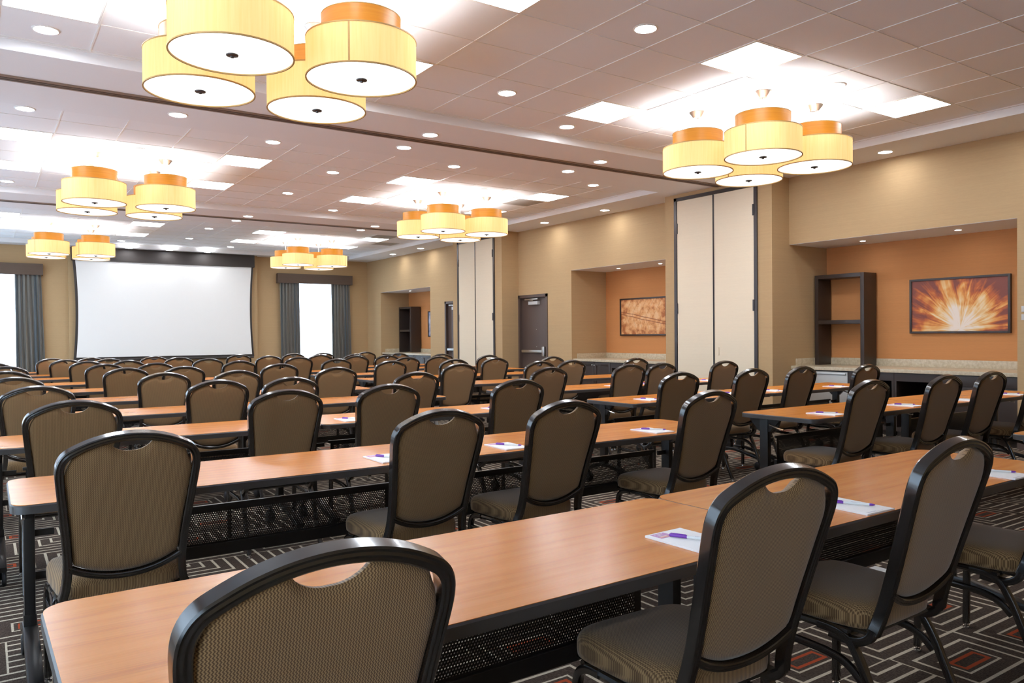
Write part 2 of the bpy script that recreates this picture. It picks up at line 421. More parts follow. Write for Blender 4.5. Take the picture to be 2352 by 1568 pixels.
# walls
TOPZ = SOF + .06
w = MB()
X1 = RECX + .12
def wseg(y0, y1, x=WR, z0=0, z1=TOPZ): w.box((x, y0, z0), (X1, y1, z1))
wseg(YB - .15, REC[0][0]); wseg(REC[0][0], REC[0][1], WR, RECZ)
wseg(REC[0][1], 8.805, COLX)
wseg(8.805, REC[1][0]); wseg(REC[1][0], REC[1][1], WR, RECZ)
D1 = (12.47, 13.44); D3 = (15.66, 16.60)
wseg(REC[1][1], D1[0]); wseg(D1[0], D1[1], WR, 2.10); wseg(D1[1], 13.464)
wseg(13.464, 15.50, COLX - .04)
wseg(15.50, D3[0]); wseg(D3[0], D3[1], WR, 2.10); wseg(D3[1], REC[2][0])
wseg(REC[2][0], REC[2][1], WR, RECZ); wseg(REC[2][1], YF + .2)
struct('wall_right', w, M['wall'], 'beige wallpapered side wall with three buffet recesses and two piers', smooth=0)
a = MB()
for y0, y1 in REC: a.box((RECX, y0 - .02, 0), (RECX + .05, y1 + .02, RECZ + .02))
struct('wall_recess', a, M['accent'], 'rust wallpapered back walls of the buffet recesses', smooth=0)
a = MB()
for y0, y1 in REC: a.box((WR + .004, y0 + .002, RECZ - .004), (RECX, y1 - .002, RECZ + .02))
struct('ceiling', a, M['ceil'], 'painted undersides of the buffet recesses', smooth=0)
# screen wall with two windows
WZ0, WZ1 = 0.25, 2.90
WIN = [(-0.62, 0.88), (7.03, 8.53)]
w = MB(); yb = YF + .2
def bseg(x0, x1, z0=0, z1=TOPZ): w.box((x0, YF, z0), (x1, yb, z1))
bseg(WL - .2, WIN[0][0]); bseg(WIN[0][0], WIN[0][1], 0, WZ0); bseg(WIN[0][0], WIN[0][1], WZ1, TOPZ)
bseg(WIN[0][1], WIN[1][0]); bseg(WIN[1][0], WIN[1][1], 0, WZ0); bseg(WIN[1][0], WIN[1][1], WZ1, TOPZ); bseg(WIN[1][1], X1)
w.box((1.70, YF - .16, 0), (6.14, YF, TOPZ))
struct('wall_front', w, M['wall'], 'beige end wall behind the projection screen', smooth=0)
# window wall (left) with daylight windows
LW = [(-1.9, 0.3), (1.3, 3.5), (4.5, 6.7), (8.6, 10.8), (11.5, 13.7), (15.3, 17.5), (18.2, 20.4)]
w = MB(); y = YB - .15
for y0, y1 in LW:
    w.box((WL - .2, y, 0), (WL, y0, TOPZ)); w.box((WL - .2, y0, 0), (WL, y1, WZ0)); w.box((WL - .2, y0, WZ1), (WL, y1, TOPZ)); y = y1
w.box((WL - .2, y, 0), (WL, YF + .2, TOPZ))
struct('wall_left', w, M['wall'], 'beige window wall beside the camera', smooth=0)
struct('wall_back', box((WL - .2, YB - .2, 0), (X1, YB, TOPZ)), M['wall'], 'beige wall behind the camera', smooth=0)
def window(n, along, c0, c1, at):
    """frame and glass set in the wall opening"""
    f = MB(); g = MB(); q = .05; zm = 2.02
    def B(mb, u0, u1, z0, z1, d0, d1):
        if along == 'x': mb.box((u0, at + d0, z0), (u1, at + d1, z1))
        else: mb.box((at - d1, u0, z0), (at - d0, u1, z1))
    for u0, u1, z0, z1 in ((c0, c0 + q, WZ0, WZ1), (c1 - q, c1, WZ0, WZ1), (c0, c1, WZ0, WZ0 + q), (c0, c1, WZ1 - q, WZ1), (c0, c1, zm - .03, zm + .03)):
        B(f, u0, u1, z0, z1, .08, .14)
    B(g, c0 + q, c1 - q, WZ0 + q, WZ1 - q, .105, .112)
    o = struct('window_%d' % n, f, M['white_plastic'], 'white framed window %s' % n)
    g.obj('window_pane', M['glass'], o)
    return o
for i, (a0, a1) in enumerate(WIN): window(i + 1, 'x', a0, a1, YF)['label'] = ('tall bright window beside the screen, nearer the window wall', 'tall bright window between the screen and the buffet recess corner')[i]
for i, (a0, a1) in enumerate(LW): window(i + 3, 'y', a0, a1, WL)['label'] = 'tall daylight window in the side wall beside the camera, opening %s' % ('one', 'two', 'three', 'four', 'five', 'six', 'seven')[i]
# baseboards
b = MB()
for x, y0, y1 in ((WR, YB, 3.873), (COLX, 6.784, 8.805), (WR, 8.805, 9.18), (WR, 11.68, D1[0] - .05), (COLX - .04, 13.464, 15.5), (WR, D3[1] + .05, 17.39), (WR, 20.35, YF)):
    b.box((x - .012, y0, 0), (x, y1, .10))
struct('baseboard_right', b, M['door'], 'dark brown baseboard along the recess wall')
struct('baseboard_front', MB().box((WL, YF - .012, 0), (1.70, YF, .1)).box((6.14, YF - .012, 0), (WR, YF, .1)), M['door'], 'dark brown baseboard along the screen wall')

# doors -------------------------------------------------------------
def door(n, y0, y1, label, hw=True):
    f = MB(); q = .06
    f.box((WR - .015, y0 - q + .03, 0), (WR + .12, y0 + .03, 2.14)); f.box((WR - .015, y1 - .03, 0), (WR + .12, y1 + q - .03, 2.14))
    f.box((WR - .015, y0 - q + .03, 2.08), (WR + .12, y1 + q - .03, 2.14))
    d = struct('door_%d' % n, box((WR + .05, y0 + .03, .01), (WR + .095, y1 - .03, 2.08), .004), M['door'], label)
    f.obj('door_frame', M['door'], d)
    x = WR + .05; zb = .965
    bar = MB().box((x - .075, y0 + .16, zb - .028), (x - .02, y1 - .10, zb + .028), .012)
    bar.obj('panic_bar', M['steel'], d)
    MB().box((x - .085, y0 + .06, zb - .10), (x, y0 + .15, zb + .10), .02).obj('latch_case', M['steel'], d)
    MB().box((x - .07, y0 + .30, 1.93), (x, y0 + .62, 2.00), .006).obj('door_closer', M['grey_plastic'], d)
    MB().tube([(x - .09, y0 + .42, 2.01), (x - .10, y0 + .52, 2.03), (WR - .02, y0 + .72, 2.05)], .010).box((WR - .03, y0 + .28, 2.03), (WR + .01, y0 + .74, 2.055), .004).obj('closer_arm', M['steel'], d)
    for z in (1.42, 1.06): MB().lathe([(.008, 0), (.008, .006), (.002, .008)], 10).obj('bolt_head', M['steel'], d, 35, (x - .001, y0 + .42, z)).rotation_euler = (0, -PI / 2, 0)
    return d
door(1, D1[0], D1[1], 'brown exit door with panic bar, beside the far pier')
door(2, D3[0], D3[1], 'brown door partly hidden behind the far folding wall pier')

# folding partition pockets on the piers ------------------------------
def partition(x, y0, y1, n, label):
    r = thing('folding_partition', label, 'partition', (x, (y0 + y1) / 2, 0), 0, 'folding wall pockets on the piers')
    h = (y1 - y0) / 2; zt = 3.43
    MB().box((-.02, -h, 0), (.0, -h + .055, zt)).box((-.02, h - .055, 0), (.0, h, zt)).box((-.02, -h, zt - .05), (.0, h, zt)).obj('frame', M['bronze'], r)
    for sgn in (-1, 1):
        a, b = (0.014, h - .062) if sgn > 0 else (-h + .062, -0.014)
        MB().box((-.012, a, .02), (0.0, b, zt - .055), .003).obj('panel', M['vinyl'], r)
        hg = MB()
        yy = (h - .06) * sgn
        for z in (.35, 1.7, 3.05 if sgn < 0 else 2.95): hg.box((-.028, yy - .014, z - .08), (-.012, yy + .014, z + .08), .003)
        hg.obj('hinge', M['bronze'], r)
    MB().box((-.016, -.014, .02), (-.002, -.004, zt - .055)).box((-.016, .004, .02), (-.002, .014, zt - .055)).obj('meeting_edge', M['bronze'], r)
    MB().box((-.022, -.10, .98), (-.012, -.06, 1.10), .008).obj('pull', M['vinyl'], r)
    return r
partition(COLX, 7.02, 8.60, 1, 'tall cream folding wall doors in bronze frame, beside the leaf picture recess')
partition(COLX - .04, 13.73, 15.28, 2, 'tall cream folding wall doors on the far pier, beside the brown exit door')

# screen ----------------------------------------------------------------
r = thing('projection_screen', 'large white projection screen with dark border hanging on the end wall', 'projection screen', (3.885, 20.99, 0))
zb, z1 = .79, 3.19
def curve_x(z, hw):  # side edges pulled in along the middle
    k = (z - zb) / (z1 - zb); return hw - .055 * (1 - (2 * k - 1) ** 2) - 0.0
rows = []
for i in range(21):
    z = zb + (z1 - zb) * i / 20
    rows.append([(-curve_x(z, 2.115), 0, z), (curve_x(z, 2.115), 0, z)])
m = MB(); m.grid(rows); m.solid(.006)
m.obj('fabric_border', M['black_fabric'], r)  # dark fabric border sheet behind the white surface, not a rigid frame
rows = []
for i in range(21):
    z = .85 + (3.165 - .85) * i / 20
    rows.append([(-curve_x(z, 2.060), -.022, z), (curve_x(z, 2.060), -.022, z)])
m = MB(); m.grid(rows); m.solid(.002)
m.obj('screen_surface', M['white_matte'], r)
MB().box((-2.135, -.06, 3.165), (2.135, .12, SOF - .002), .01).obj('screen_housing', M['black_fabric'], r)
MB().tube([(-2.13, 0, zb - .012), (2.10, 0, zb - .012)], .028, 10).obj('bottom_bar', M['black_fabric'], r)

# curtains ----------------------------------------------------------------
def drape(x0, x1, name, lab, flare=0.0, mat='drape', z0=.02, z1=2.80, y=YF - .12, folds=6, amp=.04):
    n = folds * 12; rows = []
    for k in range(25):
        t_ = k / 24; z = z1 + (z0 - z1) * t_
        sp = 1 + flare * t_
        row = []
        for i in range(n + 1):
            s_ = i / n
            xx = x0 + (x1 - x0) * (s_ * sp if flare >= 0 else 1 - (1 - s_) * (1 - flare * t_))
            ph = s_ * folds * 2 * PI
            row.append((xx + .010 * math.sin(ph * 2 + 2 * t_), y - amp * (.55 + .45 * t_) * math.sin(ph + .5 * math.sin(3.1 * t_ + s_ * 5)), z))
        rows.append(row)
    cx = (x0 + x1) / 2
    rows = [[(p[0] - cx, p[1] - y, p[2]) for p in r_] for r_ in rows]
    m = MB(); m.grid(rows)
    if mat == 'drape': m.grid([[(p[0], p[1] + .004, p[2]) for p in r_] for r_ in rows])
    return tag(m.obj(name, M[mat], None, 60, (cx, y, 0)), lab, 'curtain', 'window curtains on the screen wall')
drape(6.76, 7.31, 'drape', 'blue grey pleated drape nearer the screen, window beside the recess corner')
drape(8.24, 8.80, 'drape', 'blue grey pleated drape nearer the room corner, window beside the recess corner', .06)
drape(.62, 1.14, 'drape', 'blue grey pleated drape flaring at the floor, between window and screen', .14)
drape(-.88, -.34, 'drape', 'blue grey pleated drape at the window wall corner')
drape(7.10, 8.45, 'sheer_curtain', 'white sheer curtain over the window beside the recess corner', 0, 'sheer', .03, 2.80, YF - .05, 12, .016)
drape(-.55, .85, 'sheer_curtain', 'white sheer curtain over the window beside the window wall', 0, 'sheer', .03, 2.80, YF - .05, 12, .016)
for x0, x1, lab in ((6.70, 8.86, 'brown box valance above the window beside the recess corner'), (-.98, 1.18, 'brown box valance above the window by the window wall')):
    tag(MB().box((x0, YF - .20, 2.79), (x1, YF - .18, 3.055), .004).box((x0, YF - .18, 2.79), (x0 + .02, YF - .001, 3.055)).box((x1 - .02, YF - .18, 2.79), (x1, YF - .001, 3.055)).box((x0 + .02, YF - .18, 3.03), (x1 - .02, YF - .001, 3.055)).obj('valance', M['valance']), lab, 'valance', 'box valances')
for i, (y0, y1) in enumerate(LW):
    n = 96; m = MB()
    m.grid([[(WL + .05 + .016 * math.sin(k / n * 12 * 2 * PI), y0 - .1 + (y1 - y0 + .2) * k / n, z) for k in range(n + 1)] for z in (2.95, .03)])
    tag(m.obj('sheer_curtain', M['sheer'], None, 60), 'white sheer curtain on the side wall window, opening %s' % ('one', 'two', 'three', 'four', 'five', 'six', 'seven')[i], 'curtain', 'side wall sheers')

# ------------------------------------------------------------------ buffet recesses
def counter(i, y0, y1, label):
    r = thing('buffet_counter', label, 'counter', (WR, y0, 0), 0, 'stone counters in the recesses')
    L = y1 - y0
    MB().box((.02, .003, .795), (RECX - WR - .003, L - .003, .84), .004).obj('worktop', M['stone'], r)
    MB().box((RECX - WR - .028, .003, .84), (RECX - WR - .003, L - .003, .94), .002).box((.13, L - .026, .84), (RECX - WR - .028, L - .003, .94), .002).box((.13, .003, .84), (RECX - WR - .028, .026, .94), .002).obj('backsplash', M['stone'], r)
    return r
counter(0, *REC[0], 'cream stone counter in the recess under the dandelion picture')
counter(1, *REC[1], 'cream stone counter in the recess under the leaf picture')
counter(2, *REC[2], 'cream stone counter in the far corner recess')
def cab_open(y0, y1, label, rail=.10):
    """base cabinet with an open niche"""
    r = thing('base_cabinet', label, 'cabinet', (WR + .05, y0, 0), 0, 'dark base cabinets under the stone counters')
    L = y1 - y0; Dp = RECX - WR - .06; q = .03
    MB().box((0, .001, .06), (Dp, q, .79)).box((0, L - q, .06), (Dp, L - .001, .79)).box((0, q, .79 - rail), (Dp, L - q, .79)).box((0, q, .06), (Dp, L - q, .11)).box((.05, .01, 0), (.08, L - .01, .06)).obj('body', M['dark_wood'], r)
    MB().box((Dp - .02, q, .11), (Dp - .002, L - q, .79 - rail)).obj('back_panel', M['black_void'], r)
    return r
def cab_doors(y0, y1, n, label, knobs=True, drawer=False):
    r = thing('base_cabinet', label, 'cabinet', (WR + .05, y0, 0), 0, 'dark base cabinets under the stone counters')
    L = y1 - y0; Dp = RECX - WR - .06
    MB().box((.02, .001, .06), (Dp, L - .001, .79)).box((.07, .01, 0), (.1, L - .01, .06)).obj('body', M['dark_wood'], r)
    zt = .785
    if drawer:
        for k in range(n):
            MB().box((0, k * L / n + .004, .66), (.02, (k + 1) * L / n - .004, .785), .003).obj('drawer', M['dark_wood'], r)
        zt = .652
    for k in range(n):
        a, b = k * L / n + .004, (k + 1) * L / n - .004
        d = MB(); e = .06
        d.box((0, a, .07), (.02, a + e, zt), .002).box((0, b - e, .07), (.02, b, zt), .002).box((0, a + e, .07), (.02, b - e, .07 + e), .002).box((0, a + e, zt - e), (.02, b - e, zt), .002).box((.010, a + e, .07 + e), (.02, b - e, zt - e))
        d = d.obj('door', M['dark_wood'], r)
        if knobs:
            yk = b - .03 if k % 2 == 0 else a + .03
            kn = MB().lathe([(.005, 0), (.006, .012), (.014, .020), (.014, .028), (.006, .032)], 12).obj('knob', M['chrome'], d, 35, (0, yk, zt - .06)); kn.rotation_euler = (0, -PI / 2, 0)
    return r
# recess 1 (largest): fridge, two niches, doors
fr = thing('mini_fridge', 'silver fronted under-counter fridge beside the near pier', 'fridge', (WR + .06, 5.93, 0))
MB().box((.03, 0, .02), (.62, .60, .785)).obj('fridge_body', M['black_metal'], fr)
MB().box((0, .01, .06), (.03, .59, .775), .004).obj('fridge_door', M['fridge'], fr)
MB().box((-.022, .03, .735), (-.004, .57, .760), .004).box((-.01, .03, .74), (.001, .05, .755)).box((-.01, .55, .74), (.001, .57, .755)).obj('handle', M['steel'], fr)
cab_doors(6.535, 6.78, 1, 'narrow dark filler cabinet between fridge and near pier', False)
cab_open(5.30, 5.925, 'dark open niche cabinet beside the silver fridge')
cab_open(4.72, 5.298, 'dark open niche cabinet, second from the fridge')
cab_doors(3.878, 4.715, 2, 'dark two-door cabinet at the end of the counter under the dandelion picture', False, True)
# recess 2
cab_doors(10.62, 11.54, 2, 'dark two-door cabinet with silver knobs under the leaf picture counter')
cab_doors(11.545, 11.676, 1, 'narrow dark filler cabinet by the recess side under the leaf picture', False)
cab_open(9.90, 10.615, 'dark open niche cabinet beside the knobbed cabinet')
cab_open(9.185, 9.895, 'dark open niche cabinet beside the near folding wall pier')
# recess 3
cab_open(18.44, 19.0, 'dark open niche cabinet in the far corner recess')
cab_doors(17.395, 18.435, 2, 'dark two-door cabinet in the far corner recess, toward the hidden door')
cab_doors(19.005, 20.345, 2, 'dark two-door cabinet in the far corner recess, below the dark shelf unit')
def shelf(y0, y1, back, label):
    r = thing('shelf_unit', label, 'shelf unit', (RECX - .335, y0, .8405), 0, 'dark open shelf units')
    L = y1 - y0; Dp = .304; H = 2.13 - .8405; q = .055
    MB().box((0, 0, 0), (Dp, q, H), .002).obj('side_panel', M['dark_wood'], r)
    MB().box((0, L - q, 0), (Dp, L, H), .002).obj('side_panel', M['dark_wood'], r)
    MB().box((0, q, H - q), (Dp, L - q, H), .002).obj('top_panel', M['dark_wood'], r)
    MB().box((.003, q, .585), (Dp, L - q, .585 + q), .002).obj('shelf', M['dark_wood'], r)
    if back: MB().box((Dp - .012, q, 0), (Dp - .002, L - q, H - q)).obj('back_panel', M['dark_wood'], r)
shelf(6.00, 6.755, False, 'dark two-tier open shelf unit on the counter beside the dandelion picture')
shelf(19.56, 20.32, True, 'dark two-tier shelf unit on the far corner recess counter')
def picture(y0, y1, z0, z1, mat, label, q=.028):
    r = thing('framed_picture', label, 'picture', (RECX - .002, (y0 + y1) / 2, (z0 + z1) / 2), -PI / 2, 'framed pictures in the recesses')
    a, b = (y1 - y0) / 2, (z1 - z0) / 2
    # local: x runs along the wall, -y toward the room
    MB().box((-a, -.045, -b), (-a + q, 0, b), .003).box((a - q, -.045, -b), (a, 0, b), .003).box((-a + q, -.045, b - q), (a - q, 0, b), .003).box((-a + q, -.045, -b), (a - q, 0, -b + q), .003).obj('frame', M['art_frame'], r)
    MB().box((-a + q, -.030, -b + q), (a - q, -.004, b - q)).obj('print', mat, r)
picture(4.295, 5.527, 1.283, 2.003, M['art1'], 'framed orange and cream dandelion print in the near recess')
picture(9.98, 11.23, 1.275, 1.993, M['art2'], 'framed rust coloured leaf vein print in the middle recess')
picture(18.05, 19.10, 1.27, 1.985, M['art3'], 'blue grey framed print, edge showing in the far recess')
sw = thing('light_switch', 'double grey wall switch plate at the recess edge beside the dandelion picture', 'switch', (WR, 3.775, 1.50))
for z in (-.075, .015): MB().box((-.008, -.055, z - .04 + .04), (0, .055, z + .065), .003).obj('switch_plate', M['grey_plastic'], sw)

# ------------------------------------------------------------------ lighting fixtures
ORD = ['first', 'second', 'third', 'fourth', 'fifth', 'sixth', 'seventh', 'eighth', 'ninth', 'tenth']
BAYN = ['camera-end', 'middle', 'screen-end']
def make_panel():
    r = thing('ceiling_light_panel', '', 'ceiling light')
    h = TILE / 2 - .008; q = .012
    MB().box((-h, -h, -.006), (h, -h + q, 0)).box((-h, h - q, -.006), (h, h, 0)).box((-h, -h + q, -.006), (-h + q, h - q, 0)).box((h - q, -h + q, -.006), (h, h - q, 0)).obj('frame', M['tbar'], r)
    MB().box((-h + q, -h + q, -.004), (h - q, h - q, -.001)).obj('diffuser', M['panel_light'], r)
    return r
PX = [0.408, 2.852, 5.298, 7.742]
pan0 = None
PANY = [(4.185, 6.030), (10.24, 12.07), (16.88, 18.74)]
PDX = [0, -.05, -.12]
for b in range(3):
    for j, y in enumerate(PANY[b]):
        gx, gy = BAYS[b][2], BAYS[b][3]
        y = gy + (round((y - gy) / TILE - .5) + .5) * TILE
        for i, x in enumerate(PX):
            x = gx + (round((x + PDX[b] - gx) / TILE - .5) + .5) * TILE
            lab = 'square lit ceiling panel, %s from the window side, %s row of the %s ceiling bay' % (ORD[i], ('nearer', 'deeper')[j], BAYN[b])
            if pan0 is None:
                pan0 = make_panel(); pan0.location = (x, y, CEIL); pan0['label'] = lab; pan0['group'] = 'square ceiling light panels'
            else: dup(pan0, (x, y, CEIL), 0, lab)
def make_down(mat, name, R=.075):
    r = thing(name, '', 'downlight')
    MB().lathe([(R + .002, -.0005), (R + .018, -.0005), (R + .018, -.004), (R + .006, -.009), (R + .002, -.006)], 28, caps=False).obj('trim_ring', M['tbar'], r)
    MB().lathe([(.002, -.0045), (R + .003, -.0045), (R + .003, -.001), (.002, -.001)], 28).obj('lens', mat, r)
    return r
DL = {  # rows of downlights: (height, y, [x...], phrase)
 'a': (CEIL, 4.19, [1.66, 4.10, 6.51], 'tiled camera-end bay, row above the first table rows'),
 'b': (CEIL, 6.02, [1.65, 4.09, 6.50], 'tiled camera-end bay, row between the drum lamps'),
 'c': (CEIL, 6.64, [0.41, 2.86, 5.30, 7.74], 'tiled camera-end bay, row along the beam'),
 'd': (SOF, 7.43, [1.60, 4.035, 6.467], 'beam with the near track, camera side of the track'),
 'e': (SOF, 8.09, [1.60, 4.05, 6.475], 'beam with the near track, screen side of the track'),
 'f': (CEIL, 9.02, [0.37, 2.82, 5.26, 7.706], 'tiled middle bay, row along the near beam'),
 'g': (CEIL, 10.24, [1.582, 4.03, 6.48], 'tiled middle bay, row before the drum lamps'),
 'h': (CEIL, 12.10, [1.56, 4.01, 6.468], 'tiled middle bay, row behind the drum lamps'),
 'i': (CEIL, 13.31, [0.313, 2.77, 5.233, 7.68], 'tiled middle bay, row along the far beam'),
 'j': (SOF, 14.19, [1.53, 3.974, 6.45], 'far beam, camera side of its track'),
 'k': (SOF, 14.845, [1.51, 3.937, 6.429], 'far beam, screen side of its track'),
 'l': (CEIL, 16.90, [1.48, 3.926, 6.418], 'tiled screen-end bay, row before the drum lamps'),
 'm': (CEIL, 18.79, [1.47, 3.934, 6.40], 'tiled screen-end bay, row behind the drum lamps'),
 'n': (CEIL, 20.03, [0.20, 2.693, 5.167, 7.62], 'tiled screen-end bay, row nearest the screen'),
 'o': (SOF, 20.67, [2.951, 3.856, 4.757], 'soffit washing the projection screen'),
}
dn0 = None
for k, (z, y, xs, ph) in DL.items():
    for i, x in enumerate(xs):
        lab = 'downlight, %s from the window side, %s' % (ORD[i], ph)
        if dn0 is None:
            dn0 = make_down(M['down_light'], 'downlight'); dn0.location = (x, y, z); dn0['label'] = lab; dn0['group'] = 'round recessed downlights'
        else: dup(dn0, (x, y, z), 0, lab)
for i, y in enumerate([3.3, 5.17, 10.28, 12.05, 17.2, 18.79]):
    dup(dn0, (9.045, y, SOF), 0, 'round downlight in the soffit along the recess wall, %s from the camera end' % ORD[i])
sp0 = None
for x, y, lab in ((9.85, 5.947, 'small recess spotlight above the dark shelf unit, near recess'), (9.81, 4.689, 'small recess spotlight above the dandelion picture'), (9.86, 10.832, 'small recess spotlight above the leaf picture, deeper of two'), (9.85, 9.738, 'small recess spotlight above the leaf picture, beside the pier'), (9.70, 19.10, 'small recess spotlight in the far corner recess')):
    if sp0 is None:
        sp0 = make_down(M['spot_light'], 'recess_spotlight', .032); sp0.location = (x, y, RECZ - .004); sp0['label'] = lab; sp0['group'] = 'recess spotlights'
    else: dup(sp0, (x, y, RECZ - .004), 0, lab)

# double drum pendants
def make_lamp():
    r = thing('drum_pendant', '', 'pendant lamp')
    R, H, R2 = .352, .252, .253
    sh = MB(); sh.lathe([(R, .004), (R, H), (R - .004, H), (R - .004, .004)], 56, caps=False); 
    for_caps = None
    sh = sh.obj('lower_shade', M['shade'], r)
    MB().box((R - .002, -.005, .004), (R + .0025, .005, H)).obj('seam', M['shade_trim'], sh)
    for z in (.0, H - .006): MB().lathe([(R - .006, z), (R + .003, z), (R + .003, z + .008), (R - .006, z + .008), (R - .006, z)], 56, caps=False).obj('shade_rim', M['shade_trim'], r)
    MB().lathe([(.001, .010), (R - .006, .010), (R - .006, .013), (.001, .013)], 56).obj('diffuser', M['diffuser'], r)
    MB().lathe([(.001, -.012), (.010, -.011), (.012, -.004), (.034, .000), (.036, .006), (.030, .0095), (.001, .0095)], 24).obj('finial', M['bronze'], r)
    MB().lathe([(R2, H + .001), (R2, H + .150), (R2 - .004, H + .150), (R2 - .004, H + .001)], 48, caps=False).obj('upper_shade', M['veneer'], r)
    MB().lathe([(R2 - .005, H + .146), (R2 + .002, H + .146), (R2 + .002, H + .152), (R2 - .005, H + .152), (R2 - .005, H + .146)], 48, caps=False).obj('shade_rim', M['shade_trim'], r)
    sp = MB()
    for a in (0, 2 * PI / 3, 4 * PI / 3): sp.tube([(0, 0, H + .01), ((R - .004) * math.cos(a), (R - .004) * math.sin(a), H - .004)], .003, 6)
    sp.obj('spider', M['steel'], r)
    MB().tube([(0, 0, H + .10), (0, 0, CEIL - 2.96 - .05)], .006, 10).obj('stem', M['white_plastic'], r)
    MB().lathe([(.012, CEIL - 2.96 - .060), (.044, CEIL - 2.96 - .058), (.085, CEIL - 2.96 - .006), (.085, CEIL - 2.96 - .001), (.012, CEIL - 2.96 - .001)], 28).obj('canopy', M['steel'], r)
    b = MB(); b.lathe([(.004, H + .03), (.030, H + .045), (.040, H + .07), (.030, H + .095), (.012, H + .11)], 16); b.obj('bulb', M['bulb'], r)
    return r
CL = [((1.23, 2.045), (4.685, 5.495), 'window-side cluster, camera-end bay'), ((6.095, 6.90), (4.68, 5.485), 'recess-side cluster, camera-end bay'),
      ((1.15, 1.96), (10.70, 11.51), 'window-side cluster, middle bay'), ((6.06, 6.88), (10.76, 11.61), 'recess-side cluster, middle bay'),
      ((1.09, 1.90), (17.60, 18.40), 'window-side cluster, screen-end bay'), ((6.03, 6.85), (17.52, 18.40), 'recess-side cluster, screen-end bay')]
lamp0 = None
for xs, ys, ph in CL:
    for i, x in enumerate(xs):
        for j, y in enumerate(ys):
            lab = 'amber double-drum pendant, %s pair, %s side of the %s' % (('nearer', 'deeper')[j], ('window', 'recess')[i], ph)
            rz = random.uniform(0, 2 * PI)
            if lamp0 is None:
                lamp0 = make_lamp(); lamp0.location = (x, y, 2.96); lamp0.rotation_euler = (0, 0, rz); lamp0['label'] = lab; lamp0['group'] = 'double-drum pendant lamps'
            else: dup(lamp0, (x, y, 2.96), rz, lab)
# ceiling vents
for x, y, b, lab in ((7.70, 10.85, 1, 'grey square air grille beside a lit panel in the middle ceiling bay'), (7.75, 16.25, 2, 'grey square air grille in the screen-end bay, nearer the far beam'), (8.2, 17.55, 2, 'grey square air grille in the screen-end bay, beside the recess soffit')):
    gx, gy = BAYS[b][2], BAYS[b][3]
    x = gx + (math.floor((x - gx) / TILE) + .5) * TILE; y = gy + (math.floor((y - gy) / TILE) + .5) * TILE
    r = thing('ceiling_vent', lab, 'vent', (x, y, CEIL), 0, 'ceiling air grilles')
    h = TILE / 2 - .008
    MB().box((-h, -h, -.004), (h, h, -.0005)).obj('grille', plain('grille_grey', (0.36, 0.33, 0.30), 0.6), r)
    MB().box((-h, -h, -.008), (h, -h + .02, -.004)).box((-h, h - .02, -.008), (h, h, -.004)).box((-h, -h + .02, -.008), (-h + .02, h - .02, -.004)).box((h - .02, -h + .02, -.008), (h, h - .02, -.004)).obj('frame', M['tbar'], r)
tag(MB().box((3.98, 2.24, 0), (4.08, 2.40, .006), .002).obj('floor_outlet', M['grey_plastic']), 'pale metal floor outlet plate in the aisle carpet', 'floor outlet')

